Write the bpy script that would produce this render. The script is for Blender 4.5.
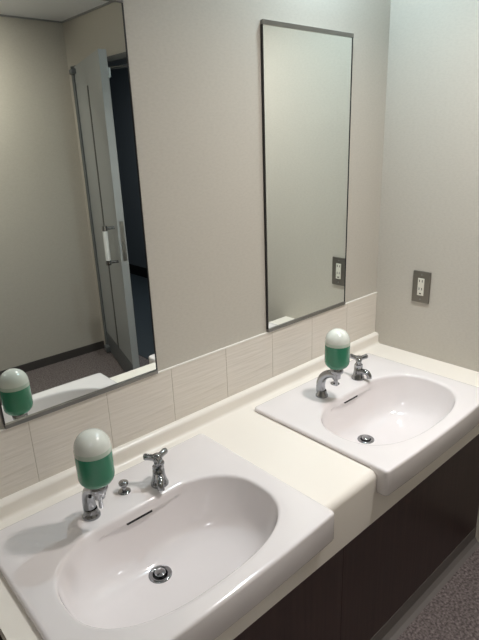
import bpy, bmesh, math, random
from mathutils import Vector, Matrix
random.seed(4)
for o in list(bpy.data.objects): bpy.data.objects.remove(o, do_unlink=True)
SC = bpy.context.scene
COL = SC.collection
PI = math.pi
ZF = 0.705                 # counter top above the floor; everything below is built relative to the counter top
D = 2.472                  # depth of the room (mirror wall to opposite wall)
ZC = 1.575                 # ceiling above counter top
XL = -2.75                 # left wall

# ------------------------------------------------------------------ camera
def make_camera():
    yaw, pitch, roll = (math.radians(a) for a in (-41.6316, -19.0206, -2.1387))
    F = Vector((math.cos(pitch)*math.sin(-yaw), math.cos(pitch)*math.cos(yaw), math.sin(pitch)))
    R0 = Vector((math.cos(yaw), math.sin(yaw), 0)); U0 = R0.cross(F)
    R = R0*math.cos(roll) + U0*math.sin(roll); U = -R0*math.sin(roll) + U0*math.cos(roll)
    cam = bpy.data.cameras.new('camera'); o = bpy.data.objects.new('camera', cam); COL.objects.link(o)
    m = Matrix((R, U, -F)).transposed().to_4x4(); m.translation = Vector((-1.7729, -1.1586, 0.8214 + ZF))
    o.matrix_world = m
    cam.sensor_fit = 'VERTICAL'; cam.sensor_height = 36.0; cam.lens = 527.03/640*36.0
    cam.clip_start = 0.01
    SC.camera = o
make_camera()

# ------------------------------------------------------------------ world, light, exposure
w = bpy.data.worlds.new('world'); SC.world = w; w.use_nodes = True
w.node_tree.nodes['Background'].inputs[0].default_value = (0.5, 0.55, 0.6, 1)
w.node_tree.nodes['Background'].inputs[1].default_value = 0.02
SC.view_settings.view_transform = 'Standard'; SC.view_settings.look = 'None'
SC.view_settings.gamma = 1.0; SC.view_settings.use_curve_mapping = False
SC.view_settings.exposure = -0.05
LIGHTS = [  # x, y, diameter, watts, colour, recessed
    (-0.52, -0.74, 0.13, 9.8, (1.0, 0.955, 0.925), True),
    (-2.25, -1.30, 0.20, 6.5, (0.94, 0.97, 1.0), False),  # fill light added behind the camera to lift the room and ceiling
    (-0.41, -0.14, 0.08, 6.0, (0.68, 0.89, 1.0), True),
    (0.95, -2.7, 0.13, 14.0, (0.94, 0.97, 1.0), True),  # added so the passage behind the door is not black
    (-0.95, -1.93, 0.16, 7.0, (1.0, 0.95, 0.85), True),
]
for i, (x, y, s, e, c, rec) in enumerate(LIGHTS):
    l = bpy.data.lights.new('scene_light', 'AREA' if rec else 'POINT'); l.energy = e; l.color = c
    if rec: l.shape = 'DISK'; l.size = s; l.spread = math.radians((130, 180, 180, 180, 140)[i])
    else: l.shadow_soft_size = s/2
    o = bpy.data.objects.new('scene_light', l); COL.objects.link(o); o.location = (x, y, ZC + ZF - (0.008 if rec else 0.17))
    if i == 4: o.rotation_euler = (math.radians(-42), 0, 0); o.location.z -= 0.07     # adjustable wall washer aimed at the wall opposite

# ------------------------------------------------------------------ materials
def new_mat(name):
    m = bpy.data.materials.new(name); m.use_nodes = True
    return m, m.node_tree.nodes, m.node_tree.links, m.node_tree.nodes['Principled BSDF']
def srgb(r, g, b):
    f = lambda c: (c/255/12.92) if c/255 <= 0.04045 else ((c/255+0.055)/1.055)**2.4
    return (f(r), f(g), f(b), 1)
def plain(name, rgb, rough=0.4, metal=0.0, coat=0.0, sss=0.0, noise=0.0, nscale=40, bump=0.0):
    m, N, L, B = new_mat(name)
    B.inputs['Base Color'].default_value = srgb(*rgb); B.inputs['Roughness'].default_value = rough
    B.inputs['Metallic'].default_value = metal; B.inputs['Coat Weight'].default_value = coat
    B.inputs['Coat Roughness'].default_value = 0.04
    if sss: B.inputs['Subsurface Weight'].default_value = sss; B.inputs['Subsurface Radius'].default_value = (0.01, 0.01, 0.01)
    t = N.new('ShaderNodeTexCoord'); n = N.new('ShaderNodeTexNoise'); n.inputs['Scale'].default_value = nscale
    n.inputs['Detail'].default_value = 4
    L.new(t.outputs['Object'], n.inputs['Vector'])
    if noise:
        mx = N.new('ShaderNodeMix'); mx.data_type = 'RGBA'
        c = srgb(*rgb); mx.inputs[6].default_value = tuple(v*(1-noise) for v in c[:3]) + (1,)
        mx.inputs[7].default_value = tuple(min(1, v*(1+noise)) for v in c[:3]) + (1,)
        L.new(n.outputs['Fac'], mx.inputs[0]); L.new(mx.outputs[2], B.inputs['Base Color'])
    if bump:
        b = N.new('ShaderNodeBump'); b.inputs['Strength'].default_value = bump; b.inputs['Distance'].default_value = 0.002
        L.new(n.outputs['Fac'], b.inputs['Height']); L.new(b.outputs['Normal'], B.inputs['Normal'])
    return m
def wallpaper():
    m, N, L, B = new_mat('wallpaper')
    t = N.new('ShaderNodeTexCoord')
    n1 = N.new('ShaderNodeTexNoise'); n1.inputs['Scale'].default_value = 230; n1.inputs['Detail'].default_value = 5
    n2 = N.new('ShaderNodeTexNoise'); n2.inputs['Scale'].default_value = 90; n2.inputs['Detail'].default_value = 3
    mp = N.new('ShaderNodeMapping'); mp.inputs['Scale'].default_value = (1, 1, 2.2)
    L.new(t.outputs['Object'], mp.inputs['Vector'])
    L.new(mp.outputs['Vector'], n1.inputs['Vector']); L.new(mp.outputs['Vector'], n2.inputs['Vector'])
    r = N.new('ShaderNodeValToRGB')
    r.color_ramp.elements[0].position = 0.32; r.color_ramp.elements[0].color = srgb(190, 184, 173)
    r.color_ramp.elements[1].position = 0.62; r.color_ramp.elements[1].color = srgb(195, 189, 178)
    L.new(n2.outputs['Fac'], r.inputs['Fac'])
    r2 = N.new('ShaderNodeValToRGB')
    r2.color_ramp.elements[0].position = 0.27; r2.color_ramp.elements[0].color = (0.86, 0.85, 0.84, 1)
    r2.color_ramp.elements[1].position = 0.36; r2.color_ramp.elements[1].color = (1, 1, 1, 1)
    L.new(n1.outputs['Fac'], r2.inputs['Fac'])
    mx = N.new('ShaderNodeMix'); mx.data_type = 'RGBA'; mx.blend_type = 'MULTIPLY'; mx.inputs[0].default_value = 1
    L.new(r.outputs['Color'], mx.inputs[6]); L.new(r2.outputs['Color'], mx.inputs[7])
    L.new(mx.outputs[2], B.inputs['Base Color'])
    b = N.new('ShaderNodeBump'); b.inputs['Strength'].default_value = 0.2; b.inputs['Distance'].default_value = 0.0008
    L.new(n1.outputs['Fac'], b.inputs['Height']); L.new(b.outputs['Normal'], B.inputs['Normal'])
    B.inputs['Roughness'].default_value = 0.42
    return m
def carpet():
    m, N, L, B = new_mat('carpet')
    t = N.new('ShaderNodeTexCoord')
    n1 = N.new('ShaderNodeTexNoise'); n1.inputs['Scale'].default_value = 115; n1.inputs['Detail'].default_value = 6
    n2 = N.new('ShaderNodeTexVoronoi'); n2.inputs['Scale'].default_value = 130
    L.new(t.outputs['Object'], n1.inputs['Vector']); L.new(t.outputs['Object'], n2.inputs['Vector'])
    r = N.new('ShaderNodeValToRGB')
    r.color_ramp.elements[0].position = 0.36; r.color_ramp.elements[0].color = srgb(94, 85, 84)
    r.color_ramp.elements[1].position = 0.64; r.color_ramp.elements[1].color = srgb(150, 140, 138)
    L.new(n1.outputs['Fac'], r.inputs['Fac'])
    r2 = N.new('ShaderNodeValToRGB')
    r2.color_ramp.elements[0].position = 0.1; r2.color_ramp.elements[0].color = (1, 1, 1, 1)
    r2.color_ramp.elements[1].position = 0.6; r2.color_ramp.elements[1].color = (0.72, 0.70, 0.70, 1)
    L.new(n2.outputs['Distance'], r2.inputs['Fac'])
    mx = N.new('ShaderNodeMix'); mx.data_type = 'RGBA'; mx.blend_type = 'MULTIPLY'; mx.inputs[0].default_value = 1
    L.new(r.outputs['Color'], mx.inputs[6]); L.new(r2.outputs['Color'], mx.inputs[7])
    L.new(mx.outputs[2], B.inputs['Base Color'])
    b = N.new('ShaderNodeBump'); b.inputs['Strength'].default_value = 0.5; b.inputs['Distance'].default_value = 0.003
    L.new(n1.outputs['Fac'], b.inputs['Height']); L.new(b.outputs['Normal'], B.inputs['Normal'])
    B.inputs['Roughness'].default_value = 0.8
    return m
def tile_mat():
    m, N, L, B = new_mat('ribbed_tile')
    B.inputs['Base Color'].default_value = srgb(222, 214, 203); B.inputs['Roughness'].default_value = 0.16
    t = N.new('ShaderNodeTexCoord'); mp = N.new('ShaderNodeMapping'); mp.inputs['Scale'].default_value = (5, 1, 85)
    n = N.new('ShaderNodeTexNoise'); n.inputs['Scale'].default_value = 1.0; n.inputs['Detail'].default_value = 3
    L.new(t.outputs['Object'], mp.inputs['Vector']); L.new(mp.outputs['Vector'], n.inputs['Vector'])
    b = N.new('ShaderNodeBump'); b.inputs['Strength'].default_value = 0.9; b.inputs['Distance'].default_value = 0.003
    L.new(n.outputs['Fac'], b.inputs['Height']); L.new(b.outputs['Normal'], B.inputs['Normal'])
    return m
def wood_mat():
    m, N, L, B = new_mat('dark_wood')
    t = N.new('ShaderNodeTexCoord'); mp = N.new('ShaderNodeMapping'); mp.inputs['Scale'].default_value = (60, 60, 2.0)
    n = N.new('ShaderNodeTexNoise'); n.inputs['Scale'].default_value = 1.5; n.inputs['Detail'].default_value = 5
    L.new(t.outputs['Object'], mp.inputs['Vector']); L.new(mp.outputs['Vector'], n.inputs['Vector'])
    r = N.new('ShaderNodeValToRGB')
    r.color_ramp.elements[0].position = 0.3; r.color_ramp.elements[0].color = srgb(54, 38, 36)
    r.color_ramp.elements[1].position = 0.7; r.color_ramp.elements[1].color = srgb(70, 51, 48)
    L.new(n.outputs['Fac'], r.inputs['Fac']); L.new(r.outputs['Color'], B.inputs['Base Color'])
    B.inputs['Roughness'].default_value = 0.42
    return m
def emit_mat(name, rgb, s):
    m, N, L, B = new_mat(name)
    B.inputs['Base Color'].default_value = (0.8, 0.8, 0.8, 1)
    B.inputs['Emission Color'].default_value = srgb(*rgb); B.inputs['Emission Strength'].default_value = s
    return m
M = dict(
    paper=wallpaper(), carpet=carpet(), tile=tile_mat(), wood=wood_mat(),
    ceil=plain('ceiling_board', (238, 240, 243), 0.8, noise=0.02, nscale=120, bump=0.2),
    counter=plain('cream_counter', (240, 233, 223), 0.3, coat=0.15, noise=0.012, nscale=300),
    porcelain=plain('porcelain', (234, 228, 227), 0.13, coat=0.6),
    chrome=plain('chrome', (160, 162, 165), 0.07, metal=1.0),
    steel=plain('brushed_steel', (150, 150, 148), 0.35, metal=1.0),
    mirror=plain('mirror_silver', (243, 248, 245), 0.0, metal=1.0),
    edge=plain('mirror_edge', (58, 58, 58), 0.35, metal=0.6),
    channel=plain('mirror_channel', (140, 138, 134), 0.3, metal=0.9),
    plate=plain('outlet_plate', (128, 124, 116), 0.38, metal=0.75),
    cream=plain('outlet_insert', (222, 218, 205), 0.4),
    dark=plain('dark_gap', (18, 17, 17), 0.6),
    grout=plain('grout', (206, 198, 186), 0.7, noise=0.05),
    tiletrim=plain('tile_trim', (238, 234, 226), 0.3),
    bottle=plain('bottle_plastic', (222, 224, 216), 0.18, coat=0.5, sss=0.5),
    band=plain('bottle_band_plastic', (186, 198, 184), 0.2, coat=0.4, sss=0.5),
    soap=plain('green_soap', (54, 134, 103), 0.2, coat=0.25, sss=0.6),
    plinth=plain('grey_vinyl', (112, 107, 104), 0.5, noise=0.03),
    base=plain('dark_baseboard', (70, 66, 64), 0.55, noise=0.03),
    doorgrey=plain('door_paint', (164, 167, 167), 0.42, noise=0.02),
    framegrey=plain('door_frame_paint', (104, 108, 110), 0.42, noise=0.02),
    doorslit=plain('door_slit', (34, 35, 37), 0.3),
    white=plain('white_plastic', (232, 232, 228), 0.35),
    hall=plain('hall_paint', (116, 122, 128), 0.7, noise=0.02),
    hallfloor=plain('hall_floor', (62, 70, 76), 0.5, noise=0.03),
    ceilline=plain('ceiling_line', (150, 150, 150), 0.5),
    lamp=emit_mat('lamp_diffuser', (255, 250, 240), 6.0),
)

# ------------------------------------------------------------------ helpers
def box(bm, x0, x1, y0, y1, z0, z1, bev=0.0):
    vs = [bm.verts.new((x, y, z)) for z in (z0, z1) for y in (y0, y1) for x in (x0, x1)]
    fs = [bm.faces.new([vs[i] for i in q]) for q in ((0,2,3,1),(4,5,7,6),(0,1,5,4),(1,3,7,5),(3,2,6,7),(2,0,4,6))]
    if bev:
        es = list({e for f in fs for e in f.edges})
        bmesh.ops.bevel(bm, geom=es, offset=bev, segments=2, affect='EDGES', profile=0.5)
def lathe(bm, prof, c=(0,0,0), n=32, mat=None):
    rings = []
    for r, z in prof:
        if r < 1e-6: rings.append([bm.verts.new((0,0,z))])
        else: rings.append([bm.verts.new((r*math.cos(2*PI*k/n), r*math.sin(2*PI*k/n), z)) for k in range(n)])
    new = [v for rg in rings for v in rg]
    for a, b in zip(rings, rings[1:]):
        for k in range(n):
            k2 = (k+1) % n
            if len(a) == 1 and len(b) == 1: continue
            if len(a) == 1: bm.faces.new((a[0], b[k2], b[k]))
            elif len(b) == 1: bm.faces.new((a[k], a[k2], b[0]))
            else: bm.faces.new((a[k], a[k2], b[k2], b[k]))
    m = mat or Matrix.Identity(4)
    for v in new: v.co = (m @ v.co) + Vector(c)
def tube(bm, pts, rads, n=16, cap=True):
    pts = [Vector(p) for p in pts]
    if not hasattr(rads, '__len__'): rads = [rads]*len(pts)
    up = None; rings = []
    for i, p in enumerate(pts):
        t = (pts[min(i+1, len(pts)-1)] - pts[max(i-1, 0)]).normalized()
        if up is None:
            up = t.orthogonal().normalized()
        up = (up - t*up.dot(t)).normalized(); s = t.cross(up)
        rings.append([bm.verts.new(p + (up*math.cos(2*PI*k/n) + s*math.sin(2*PI*k/n))*rads[i]) for k in range(n)])
    for a, b in zip(rings, rings[1:]):
        for k in range(n): bm.faces.new((a[k], a[(k+1)%n], b[(k+1)%n], b[k]))
    if cap:
        bm.faces.new(rings[0][::-1]); bm.faces.new(rings[-1])
def extrude_profile(bm, prof, x0, x1):
    a = [bm.verts.new((x0, y, z)) for y, z in prof]; b = [bm.verts.new((x1, y, z)) for y, z in prof]
    n = len(prof)
    for k in range(n): bm.faces.new((a[k], a[(k+1)%n], b[(k+1)%n], b[k]))
    bm.faces.new(a[::-1]); bm.faces.new(b)
def obj(name, bm, mat, parent=None, smooth=False, angle=35):
    bmesh.ops.recalc_face_normals(bm, faces=bm.faces)
    me = bpy.data.meshes.new(name)
    if smooth:
        for f in bm.faces: f.smooth = True
        for e in bm.edges:
            if len(e.link_faces) == 2 and e.calc_face_angle(0) > math.radians(angle): e.smooth = False
    bm.to_mesh(me); bm.free(); me.materials.append(mat)
    o = bpy.data.objects.new(name, me); COL.objects.link(o)
    if parent: o.parent = parent
    return o
def boxobj(name, dims, mat, parent=None, bev=0.0):
    bm = bmesh.new(); box(bm, *dims, bev=bev); return obj(name, bm, mat, parent)
def tag(o, label, cat, group=None):
    o['label'] = label; o['category'] = cat
    if group: o['group'] = group
    return o
def struct(o, label=None, cat=None):
    o['kind'] = 'structure'
    if label: o['label'] = label
    if cat: o['category'] = cat
    return o
def thing(name, loc, label, cat, group=None):
    o = bpy.data.objects.new(name, None); COL.objects.link(o); o.location = loc; o.empty_display_size = 0.05
    return tag(o, label, cat, group)
def sempty(name, loc):
    o = bpy.data.objects.new(name, None); COL.objects.link(o); o.location = loc; o.empty_display_size = 0.05
    return o
def dup(root, loc, label, rotz=None):
    r = root.copy(); COL.objects.link(r); r.location = loc; r['label'] = label
    if rotz is not None: r.rotation_euler = (0, 0, rotz)
    for ch in list(root.children):
        c = ch.copy(); COL.objects.link(c); c.parent = r
        for g in list(ch.children):
            d = g.copy(); COL.objects.link(d); d.parent = c
    return r

# ------------------------------------------------------------------ room shell
HX = 1.46    # far side of the dim passage behind the door
DY0, DY1, DZ = -2.415, -1.635, 1.305     # door opening in the right wall (y range, top)
struct(boxobj('floor', (XL-0.1, HX+0.1, -4.9, 0.1, -ZF-0.1, -ZF), M['carpet']), 'speckled grey brown carpet floor', 'floor')
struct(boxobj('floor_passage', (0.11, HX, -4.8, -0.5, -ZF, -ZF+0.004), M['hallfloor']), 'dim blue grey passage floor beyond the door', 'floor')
struct(boxobj('ceiling', (XL-0.1, HX+0.1, -4.9, 0.1, ZC, ZC+0.1), M['ceil']), 'plain off white ceiling', 'ceiling')
WB = struct(boxobj('wall_back', (XL-0.1, 0.0, 0.0, 0.1, -ZF, ZC), M['paper']), 'beige papered wall carrying the two mirrors', 'wall')
bm = bmesh.new()
box(bm, 0, 0.11, DY1, 0.1, -ZF, ZC)
box(bm, 0, 0.11, DY0, DY1, DZ, ZC)
box(bm, 0, 0.11, -D, DY0, -ZF, ZC)
struct(obj('wall_right', bm, M['paper']), 'beige papered wall with the outlet and a doorway', 'wall')
struct(boxobj('wall_front', (XL-0.1, 0.11, -D-0.1, -D, -ZF, ZC), M['paper']), 'beige papered wall opposite, seen in the left mirror', 'wall')
struct(boxobj('wall_left', (XL-0.1, XL, -D, 0, -ZF, ZC), M['paper']), 'beige papered wall out of view to the left', 'wall')
# the dim passage beyond the open door
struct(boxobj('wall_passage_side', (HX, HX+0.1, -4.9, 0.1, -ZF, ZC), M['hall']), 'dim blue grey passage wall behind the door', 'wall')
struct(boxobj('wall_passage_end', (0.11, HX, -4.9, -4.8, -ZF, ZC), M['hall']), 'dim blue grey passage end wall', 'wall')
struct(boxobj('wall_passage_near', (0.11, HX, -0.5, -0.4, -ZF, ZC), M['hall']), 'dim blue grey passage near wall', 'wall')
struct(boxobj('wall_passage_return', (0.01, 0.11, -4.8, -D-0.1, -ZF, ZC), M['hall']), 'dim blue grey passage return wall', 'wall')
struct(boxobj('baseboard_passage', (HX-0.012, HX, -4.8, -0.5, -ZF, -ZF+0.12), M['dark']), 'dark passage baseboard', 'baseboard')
# baseboards and the grey line along the ceiling
struct(boxobj('baseboard_front', (XL, -0.0, -D, -D+0.01, -ZF, -ZF+0.06), M['base']), 'dark baseboard along the wall opposite', 'baseboard')
struct(boxobj('baseboard_right', (-0.01, 0, DY1+0.04, -0.535, -ZF, -ZF+0.06), M['base']), 'dark baseboard at the foot of the right wall', 'baseboard')
struct(boxobj('baseboard_left', (XL, XL+0.01, -D+0.01, 0, -ZF, -ZF+0.06), M['base']), 'dark baseboard on the left wall', 'baseboard')
struct(boxobj('trim_1', (XL, 0, -D, -D+0.012, ZC-0.008, ZC), M['ceilline']), 'thin grey ceiling line over the wall opposite', 'trim')
struct(boxobj('trim_2', (-0.012, 0, -D+0.012, 0, ZC-0.008, ZC), M['ceilline']), 'thin grey ceiling line over the right wall', 'trim')
struct(boxobj('trim_3', (XL, -0.012, -0.012, 0, ZC-0.008, ZC), M['ceilline']), 'thin grey ceiling line over the mirror wall', 'trim')

# tiles of the splashback, one row
ZT, ZB, TW, T0 = 0.2125, 0.045, 0.2041, 0.0064
boxobj('grout_bed', (XL, 0, -0.0045, 0, 0.03, ZT-0.001), M['grout'], WB)
shared = None
k = 0; xr = 0.0
while xr > XL + 0.01:
    xl = T0 - (k+1)*TW
    if k == 0:
        boxobj('tile', (xl+0.0008, -0.0005, -0.0055, 0, 0.03, ZT), M['tile'], WB, bev=0.0012)
    else:
        if shared is None:
            bm = bmesh.new(); box(bm, -TW/2+0.0008, TW/2-0.0008, -0.0055, 0, 0.03, ZT, bev=0.0012)
            t = obj('tile', bm, M['tile'], WB); shared = t.data
        else:
            t = bpy.data.objects.new('tile', shared); COL.objects.link(t); t.parent = WB
        if xl < XL: xl = XL
        t.location = ((xl+xr)/2 if k else 0, 0, 0)
        if xl == XL: bpy.data.objects.remove(t, do_unlink=True); break
    xr = xl; k += 1
struct(boxobj('trim_4', (XL, 0, -0.0062, 0, ZT, ZT+0.003), M['tiletrim']), 'thin white edge strip along the top of the tiles', 'trim')

# ------------------------------------------------------------------ door in the right wall (seen in the left mirror)
dr = struct(sempty('door_1', (0, DY0, -ZF)), 'grey door standing ajar with a slit and a pull handle', 'door')
def place(o, p):   # meshes below are built in room coordinates: shift them into the parent's frame
    for v in o.data.vertices: v.co -= Vector(p)
    return o
bm = bmesh.new()
for y0, y1 in ((DY0, DY0+0.03), (DY1-0.03, DY1)): box(bm, -0.012, 0.12, y0, y1, -ZF, DZ)
box(bm, -0.012, 0.12, DY0, DY1, DZ-0.03, DZ)
place(obj('door_frame', bm, M['framegrey'], dr), dr.location)
# leaf in its own frame: u along the width from the hinge, v thickness, pivot at the hinge
leaf = boxobj('door_leaf', (0, 0.735, -0.045, 0, 0.012, DZ-0.004+ZF), M['doorgrey'], dr, bev=0.002)
leaf.location = (-0.004, 0.03, 0); 
ang = math.atan2(0.715, -0.204); leaf.rotation_euler = (0, 0, ang)
# visible face is the one turned to the opposite wall side (v = 0 .. towards -x)
def leafbox(name, d, mat, bev=0): return boxobj(name, d, mat, leaf, bev)
VF = 0.0
leafbox('slit', (0.345, 0.378, VF-0.002, VF+0.0015, 0.14, 1.155+ZF), M['doorslit'])
h = sempty('pull_handle', (0.66, 0, 0)); h.parent = leaf
bm = bmesh.new(); tube(bm, [(0.655, VF+0.06, 0.14+ZF), (0.655, VF+0.06, 0.32+ZF)], 0.015, 14)
bpy.data.objects.remove(h, do_unlink=True)
hb = obj('pull_handle', bm, M['white'], leaf, True)
bm = bmesh.new()
for z in (0.125, 0.335): tube(bm, [(0.655, VF, z+ZF), (0.655, VF+0.062, z+ZF)], 0.009, 12); tube(bm, [(0.655, VF+0.06, z+ZF-0.015), (0.655, VF+0.06, z+ZF+0.015)], 0.016, 14)
obj('handle_bracket', bm, M['chrome'], leaf, True)
leafbox('lock_plate', (0.7345, 0.7362, -0.038, -0.012, 0.14+ZF, 0.38+ZF), M['steel'])
leafbox('kick_plate', (0.01, 0.735, VF, VF+0.0012, 0.015, 0.16), M['framegrey'])
bm = bmesh.new(); tube(bm, [(0.5, -0.06, DZ-0.075+ZF), (0.62, -0.2, DZ-0.07+ZF)], 0.008, 10); box(bm, 0.42, 0.62, -0.085, -0.045, DZ-0.13+ZF, DZ-0.08+ZF)
obj('door_closer', bm, M['steel'], leaf)
bm = bmesh.new(); box(bm, -0.02, 0.06, -0.02, 0.03, DZ-0.05+ZF, DZ-0.02+ZF, bev=0.004); box(bm, -0.02, 0.06, -0.02, 0.03, 0.01, 0.05, bev=0.004)
obj('pivot_hinge', bm, M['framegrey'], leaf)

# ------------------------------------------------------------------ vanity cabinet, counter
CL = -1.63
YC = -0.5056; ZK = -0.6355; ZA = -0.155
cab = thing('vanity_cabinet', (CL/2, -0.25, -ZF), 'dark brown wood vanity cabinet under the cream counter', 'cabinet')
for a, b in ((CL+0.004, -0.8622), (-0.8612, -0.002)):
    place(boxobj('front_panel', (a, b, YC, YC+0.018, ZK, ZA-0.0005), M['wood'], cab, bev=0.0008), cab.location)
place(boxobj('side_panel', (CL+0.004, CL+0.022, YC+0.02, -0.03, ZK, ZA), M['wood'], cab), cab.location)
place(boxobj('backing', (CL+0.03, -0.03, YC+0.02, YC+0.03, ZK, ZA), M['dark'], cab), cab.location)
place(boxobj('floor_panel', (CL+0.022, -0.002, YC+0.02, -0.01, ZK, ZK+0.018), M['wood'], cab), cab.location)
bm = bmesh.new()
extrude_profile(bm, [(-0.03, ZK), (YC-0.001, ZK), (YC-0.001, -ZF+0.018), (YC-0.012, -ZF+0.004), (YC-0.026, -ZF), (-0.03, -ZF)], CL+0.004, -0.001)
place(obj('plinth', bm, M['plinth'], cab), cab.location)

BW2 = 0.309; C1, C2 = -1.275, -0.449
YB = -0.0234
def counter_profile():
    p = [(-0.004, ZB)]
    for a in range(0, 91, 15): p.append((YB+0.012 - 0.012*math.sin(math.radians(a)), ZB-0.012 + 0.012*math.cos(math.radians(a))))
    for a in range(0, 91, 22): p.append((YB-0.010 + 0.010*math.cos(math.radians(a)), 0.010 - 0.010*math.sin(math.radians(a))))
    return p
back = counter_profile()
FR = []
for a in range(0, 91, 10): FR.append((-0.526+0.022 - 0.022*math.sin(math.radians(a)), -0.022 + 0.022*math.cos(math.radians(a))))
full = back + FR + [(-0.526, ZA), (-0.500, ZA), (-0.500, -0.03), (-0.004, -0.03)]
strip = back + [(-0.11, 0.0), (-0.11, -0.03), (-0.004, -0.03)]
front = [(-0.500, -0.058), (-0.526, -0.058), (-0.526, ZA), (-0.500, ZA)]
ct = thing('counter', (CL/2, -0.25, -0.03), 'cream counter with rounded front edge and raised back curb', 'counter')
bm = bmesh.new()
e = 0.006
for a, b in ((CL, C1-BW2+e), (C1+BW2-e, C2-BW2+e), (C2+BW2-e, -0.0005)): extrude_profile(bm, full, a, b)
for c in (C1, C2):
    extrude_profile(bm, strip, c-BW2+e, c+BW2-e); extrude_profile(bm, front, c-BW2+e, c+BW2-e)
place(obj('counter_top', bm, M['counter'], ct, True, 30), ct.location)

# ------------------------------------------------------------------ washbasins
ZR = 0.0135; DRY = -0.283; DEPTH = 0.147; BCY = -0.365
def outer_poly():
    pts = []
    def arc(cx, cy, r, a0, a1, n):
        for i in range(n+1):
            a = math.radians(a0 + (a1-a0)*i/n); pts.append((cx + r*math.cos(a), cy + r*math.sin(a)))
    x = BW2; yb = -0.066
    arc(x-0.012, yb-0.012, 0.012, 0, 90, 5); arc(-x+0.012, yb-0.012, 0.012, 90, 180, 5)
    arc(-x+0.011, -0.557+0.011, 0.011, 180, 266, 6)
    for i in range(1, 20):
        t = -1 + 2*i/20; pts.append((t*(x-0.0125), -0.557 - 0.007*(1-t*t)))
    arc(x-0.011, -0.557+0.011, 0.011, 274, 360, 6)
    return pts
def basin_body():
    op = outer_poly(); C = Vector((0, BCY))
    def ang(p): return math.atan2(p[1]-BCY, p[0]) % (2*PI)
    srt = sorted((ang(p), p) for p in op)
    def outer(th):
        th %= 2*PI
        # ray against polygon
        d = Vector((math.cos(th), math.sin(th))); best = None
        n = len(op)
        for i in range(n):
            a = Vector(op[i]) - C; b = Vector(op[(i+1) % n]) - C; e_ = b - a
            det = d.x*(-e_.y) + d.y*e_.x
            if abs(det) < 1e-12: continue
            t = (a.x*(-e_.y) + a.y*e_.x)/det; s = (d.x*a.y - d.y*a.x)/det
            if t > 0 and -1e-6 <= s <= 1+1e-6: best = t if best is None else max(best, t)
        return C + d*best
    def inner(th):
        n = 2.5; c, s = math.cos(th), math.sin(th)
        r = (abs(c/0.251)**n + abs(s/0.154)**n)**(-1/n)
        x, y = r*c, BCY + r*s
        return Vector((x, y))
    ths = sorted(set([round(2*PI*i/180, 5) for i in range(180)] + [round(a, 5) for a, _ in srt]))
    ths = [t for i, t in enumerate(ths) if i == 0 or t-ths[i-1] > 0.004]
    bm = bmesh.new(); rings = []
    O = [outer(t) for t in ths]; I = [inner(t) for t in ths]; LIP = -0.221
    def clip(p): return Vector((p.x, min(p.y, LIP)))
    def inset(p, d): v = C - p; return p + v.normalized()*d
    def zb(p): k_ = max(0, min(1, (-0.512-p.y)/0.014)); return 0.0005*(1-k_) - 0.064*k_
    def ring(f): rings.append([bm.verts.new(f(i)) for i in range(len(ths))])
    def v3(p, z): return (p.x, p.y, z)
    ring(lambda i: v3(inset(O[i], 0.034), zb(O[i])))
    ring(lambda i: v3(inset(O[i], 0.007), zb(O[i])))
    ring(lambda i: v3(inset(O[i], 0.002), zb(O[i])+0.002))
    ring(lambda i: v3(inset(O[i], 0.0), zb(O[i])+0.006 if zb(O[i]) < -0.01 else zb(O[i])+0.003))
    ring(lambda i: v3(O[i], ZR-0.008))
    ring(lambda i: v3(inset(O[i], 0.0012), ZR-0.0035))
    ring(lambda i: v3(inset(O[i], 0.004), ZR-0.0008))
    ring(lambda i: v3(inset(O[i], 0.009), ZR))
    for t in (0.35, 0.7):
        ring(lambda i: v3(O[i].lerp(I[i], t), ZR-0.001*t))
    def grow(i, d): v = (clip(I[i]) - C).normalized(); return clip(I[i]) + v*d
    ring(lambda i: v3(grow(i, 0.010), ZR-0.001))
    ring(lambda i: v3(grow(i, 0.005), ZR-0.0018))
    ring(lambda i: v3(grow(i, 0.0015), ZR-0.0045))
    ring(lambda i: v3(clip(I[i]), ZR-0.009))
    dc = Vector((0, DRY)); z0 = ZR-0.009; z1 = -DEPTH
    S = [0.995, 0.99, 0.985, 0.981, 0.979, 0.97, 0.955, 0.94, 0.925, 0.91, 0.88, 0.84, 0.79, 0.73, 0.66, 0.58, 0.5, 0.42, 0.34, 0.26, 0.18, 0.1, 0.04, 0.0]
    for s in S:
        def f(i, s=s):
            q = Vector((math.cos(ths[i]), math.sin(ths[i])))*0.02
            p = dc + q*(1-s) + (I[i]-dc)*s
            z = z0 + (z1-z0)*((1 - s**10)*0.68 + (1 - s**1.6)*0.32)
            if s > 0.98: p = clip(p)
            return v3(p, z)
        ring(f)
    for a, b in zip(rings, rings[1:]):
        n = len(a)
        for k_ in range(n): bm.faces.new((a[k_], a[(k_+1) % n], b[(k_+1) % n], b[k_]))
    return bm
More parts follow.
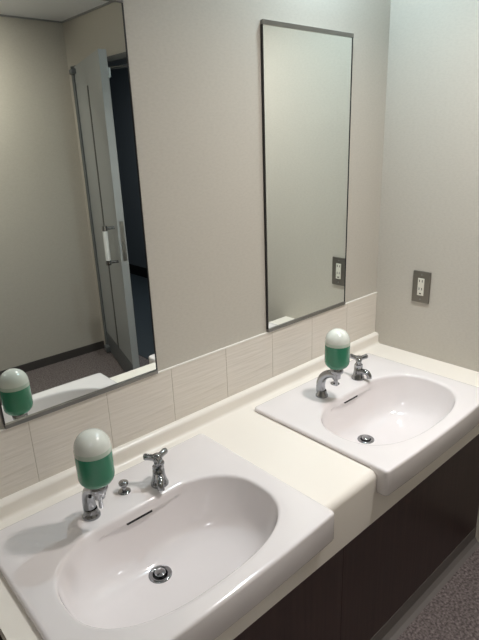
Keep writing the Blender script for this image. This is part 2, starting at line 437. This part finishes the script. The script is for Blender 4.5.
def make_basin(label):
    t = thing('washbasin', (C1, 0, 0), label, 'sink', 'the two built-in washbasins')
    obj('basin_bowl', basin_body(), M['porcelain'], t, True, 50)
    bm = bmesh.new()
    # dark box below the deck lip, painting the shade inside the overflow slit
    box(bm, -0.036, 0.032, -0.2208, -0.209, -0.0215, -0.0155)
    obj('overflow_slot_shade', bm, M['dark'], t)
    zc = -DEPTH
    bm = bmesh.new(); lathe(bm, [(0.0165, -0.02), (0.0165, 0.001), (0.0185, 0.0035), (0.024, 0.004), (0.0275, 0.0022), (0.028, 0.0)], (0, DRY, zc), 36)
    d = obj('drain_ring', bm, M['chrome'], t, True, 60)
    bm = bmesh.new(); lathe(bm, [(0, -0.012), (0.0165, -0.012)], (0, DRY, zc), 36); obj('drain_well', bm, M['dark'], d)
    bm = bmesh.new(); lathe(bm, [(0.004, -0.012), (0.004, 0.002), (0.0125, 0.003), (0.0138, 0.005), (0.0132, 0.0075), (0.009, 0.0088), (0, 0.0092)], (0, DRY, zc), 30)
    obj('drain_plug', bm, M['chrome'], d, True, 60)
    bm = bmesh.new()
    lathe(bm, [(0.0, 0), (0.0155, 0.0), (0.0155, 0.002), (0.0125, 0.004), (0.0055, 0.005), (0.0048, 0.015), (0.0085, 0.017), (0.0118, 0.021), (0.0122, 0.0255), (0.0108, 0.028), (0, 0.029)], (0.003, -0.147, ZR-0.001), 24)
    obj('lift_knob', bm, M['chrome'], t, True, 60)
    return t
basin = make_basin('white rectangular washbasin with oval bowl, the nearer one under the left mirror')
dup(basin, (C2, 0, 0), 'white rectangular washbasin with oval bowl, the farther one beside the outlet wall')

# ------------------------------------------------------------------ soap dispensers
def make_dispenser(label):
    t = thing('soap_dispenser', (C1-0.097, -0.171, ZR-0.001), label, 'soap dispenser', 'soap dispensers on the washbasins')
    bm = bmesh.new(); lathe(bm, [(0, 0), (0.0205, 0), (0.0205, 0.004), (0.0185, 0.008), (0.0165, 0.012), (0.0155, 0.02), (0.0145, 0.022)], n=32)
    obj('base_flange', bm, M['chrome'], t, True, 50)
    pts = [(0, 0.0, 0.004)]
    for a in range(0, 91, 9): pts.append((0, -0.058 + 0.060*math.cos(math.radians(a)) + 0.011*math.sin(math.radians(2*a)), 0.010 + 0.084*math.sin(math.radians(a))))
    pts.append((0, -0.066, 0.094))
    rr = [0.0158, 0.0156] + [0.0152 - 0.0030*i/10 for i in range(11)]
    bm = bmesh.new(); tube(bm, pts, rr[:len(pts)], 20); obj('spout', bm, M['chrome'], t, True, 60)
    by = -0.058
    bm = bmesh.new()
    lathe(bm, [(0, 0.080), (0.009, 0.080), (0.0125, 0.083), (0.0135, 0.098), (0.019, 0.101), (0.0205, 0.106), (0.0205, 0.114), (0.0185, 0.118), (0, 0.118)], (0, by, 0), 28)
    obj('collar', bm, M['chrome'], t, True, 50)
    bm = bmesh.new(); lathe(bm, [(0, 0.056), (0.0042, 0.056), (0.0048, 0.058), (0.0045, 0.082), (0, 0.082)], (0, by, 0), 16)
    obj('push_nozzle', bm, M['chrome'], t, True, 50)
    R = 0.0388; zl = 0.1985
    low = [(0, 0.119), (0.014, 0.119), (0.019, 0.1205)]
    for a in range(0, 91, 9):
        low.append((R-0.02 + 0.02*math.sin(math.radians(a)), 0.143 - 0.0225*math.cos(math.radians(a))))
    low.append((R, zl))
    bm = bmesh.new(); lathe(bm, low + [(0, zl)], (0, by, 0), 40); obj('liquid_soap', bm, M['soap'], t, True, 50)['label'] = 'green liquid soap in the lower bottle'
    zb_ = 0.2085
    bm = bmesh.new(); lathe(bm, [(0, zl), (R, zl), (R, zb_-0.0015), (R-0.0007, zb_), (0, zb_)], (0, by, 0), 40)
    obj('bottle_band', bm, M['band'], t, True, 50)['label'] = 'cloudy greenish band above the soap'
    r_ = R-0.0007; up = [(0, zb_), (r_, zb_), (r_, 0.2095)]
    for a in range(9, 91, 9): up.append((r_*math.cos(math.radians(a)), 0.2095 + (R-0.001)*math.sin(math.radians(a))))
    up[-1] = (0, up[-1][1])
    bm = bmesh.new(); lathe(bm, up, (0, by, 0), 40); obj('bottle', bm, M['bottle'], t, True, 50)['label'] = 'milky white domed upper bottle'
    return t
disp = make_dispenser('green soap bottle on a chrome arched stand, on the nearer washbasin')
dup(disp, (C2-0.097, -0.171, ZR-0.001), 'green soap bottle on a chrome arched stand, on the farther washbasin')

# ------------------------------------------------------------------ taps
def make_tap(loc, rot, hrot, label):
    t = thing('tap', loc, label, 'faucet', 'chrome taps on the washbasins'); t.rotation_euler = (0, 0, rot)
    bm = bmesh.new()
    lathe(bm, [(0, 0), (0.0225, 0), (0.0225, 0.004), (0.0205, 0.008), (0.0175, 0.018), (0.0155, 0.03), (0.0145, 0.042), (0.0125, 0.045), (0, 0.045)], n=28)
    obj('tap_body', bm, M['chrome'], t, True, 40)
    bm = bmesh.new()
    tube(bm, [(0, -0.006, 0.028), (0, -0.018, 0.031), (0, -0.028, 0.032), (0, -0.037, 0.029), (0, -0.042, 0.022), (0, -0.043, 0.012)], [0.0105, 0.010, 0.0095, 0.009, 0.0085, 0.0085], 18)
    obj('tap_spout', bm, M['chrome'], t, True, 60)
    bm = bmesh.new()
    lathe(bm, [(0, 0.044), (0.0145, 0.044), (0.0145, 0.053), (0.0115, 0.056)], n=6)
    lathe(bm, [(0.0105, 0.054), (0.0095, 0.062), (0.0075, 0.064), (0.0075, 0.070), (0, 0.070)], n=20)
    obj('bonnet', bm, M['chrome'], t, True, 35)
    bm = bmesh.new()
    lathe(bm, [(0, 0.066), (0.009, 0.066), (0.0125, 0.069), (0.013, 0.078), (0.0105, 0.083), (0, 0.0845)], n=24)
    for k_ in range(3):
        a = hrot + k_*2*PI/3; c, s = math.cos(a), math.sin(a)
        tube(bm, [(c*r, s*r, 0.0755+dz) for r, dz in ((0.004, 0), (0.012, 0.0), (0.021, 0.001), (0.029, 0.002), (0.033, 0.0022), (0.035, 0.0022))], [0.0085, 0.008, 0.0078, 0.0086, 0.0072, 0.002], 14)
    obj('handle', bm, M['chrome'], t, True, 60)
    return t
make_tap((C1+0.083, -0.182, ZR-0.001), math.radians(-28), math.radians(163), 'chrome tap with three-armed handle on the nearer washbasin')
make_tap((C2+0.092, -0.178, ZR-0.001), math.radians(6), math.radians(-28), 'chrome tap with three-armed handle on the farther washbasin')

# ------------------------------------------------------------------ mirrors
def make_mirror(x0, x1, label):
    z0, z1 = 0.2175, 1.1255
    t = thing('wall_mirror', ((x0+x1)/2, 0, z0), label, 'mirror', 'tall frameless mirrors on the tiled wall')
    P = t.location.copy()
    place(boxobj('mirror_glass', (x0+0.002, x1-0.002, -0.0065, -0.0005, z0+0.006, z1-0.008), M['mirror'], t), P)
    place(boxobj('bottom_channel', (x0, x1, -0.0115, -0.0002, z0-0.002, z0+0.0085), M['channel'], t, bev=0.0008), P)
    place(boxobj('top_channel', (x0, x1, -0.0115, -0.0002, z1-0.012, z1), M['channel'], t, bev=0.0008), P)
    for a, b in ((x0-0.001, x0+0.0022), (x1-0.0016, x1+0.001)):
        place(boxobj('side_edge', (a, b, -0.0082, -0.0004, z0+0.0085, z1-0.012), M['edge'], t), P)
    return t, P
m1, P1 = make_mirror(-1.4745, -1.0605, 'tall rectangular mirror above the nearer washbasin, reflecting a grey door')
m2, P2 = make_mirror(-0.6262, -0.2166, 'tall rectangular mirror above the farther washbasin, reflecting the outlet')

# ------------------------------------------------------------------ outlet on the right wall
ou = thing('wall_outlet', (0, -0.197, 0.272), 'grey metal outlet plate with cream sockets on the right wall', 'outlet')
boxobj('cover_plate', (-0.007, -0.0003, -0.035, 0.035, -0.06, 0.06), M['plate'], ou, bev=0.002)
ins = boxobj('socket_insert', (-0.0095, -0.006, -0.0125, 0.0125, -0.032, 0.034), M['cream'], ou, bev=0.001)
for z in (0.024, -0.006):
    for y in (-0.0055, 0.0055):
        boxobj('socket_slot', (-0.0102, -0.0092, y-0.0012, y+0.0012, z-0.0045, z+0.0045), M['dark'], ins)
boxobj('ground_hole', (-0.0102, -0.0092, -0.0035, 0.0035, -0.0265, -0.022), M['dark'], ins)
for z in (0.047, -0.047):
    bm = bmesh.new(); lathe(bm, [(0, 0.0012), (0.003, 0.0008), (0.0034, 0)], (-0.007, 0, z), 14, Matrix.Rotation(-PI/2, 4, 'Y'))
    obj('plate_screw', bm, M['steel'], ou, True)

# ------------------------------------------------------------------ ceiling downlights, with the added passage light and fill lamp
NOTE = ('out in front of the farther washbasin', '', 'close above the farther mirror', 'of the passage beyond the door, added out of view to brighten the opening', 'towards the wall opposite the mirrors')
for i, (x, y, s, e, c, rec) in enumerate(LIGHTS):
    if rec:
        t = thing('ceiling_downlight', (x, y, ZC), 'round recessed downlight in the ceiling ' + NOTE[i], 'light', 'recessed ceiling downlights')
        bm = bmesh.new(); lathe(bm, [(s/2+0.004, 0.0), (s/2+0.004, -0.006), (s/2+0.016, -0.005), (s/2+0.019, 0)], n=40); obj('trim_ring', bm, M['white'], t, True)
        bm = bmesh.new(); lathe(bm, [(0, -0.001), (s/2+0.004, -0.001)], n=40); obj('diffuser', bm, M['lamp'], t)
        if i == 4:   # swivelling head of the wall washer
            bm = bmesh.new(); lathe(bm, [(0, 0.012), (s/2+0.003, 0.012), (s/2+0.003, 0.004), (s/2+0.006, 0.004), (s/2+0.006, 0.02), (0, 0.02)], (0, 0, -0.078), 40, Matrix.Rotation(math.radians(-42), 4, 'X')); obj('swivel_head', bm, M['white'], t, True)
    else:  # made-up fitting around the added fill light
        t = thing('added_fill_lamp', (x, y, ZC), 'added fill lamp out of view behind the camera, with a white rose and holder', 'light')
        bm = bmesh.new(); lathe(bm, [(0, -0.018), (0.045, -0.018), (0.055, -0.012), (0.058, 0)], n=40); obj('fill_lamp_rose', bm, M['white'], t, True)
        bm = bmesh.new(); tube(bm, [(0, 0, -0.016), (0, 0, -0.04)], 0.012, 12); obj('fill_lamp_holder', bm, M['white'], t, True)

# lift everything so that the floor lies at z = 0
for o in SC.objects:
    if o.parent is None and o.type in {'MESH', 'EMPTY'}: o.location.z += ZF
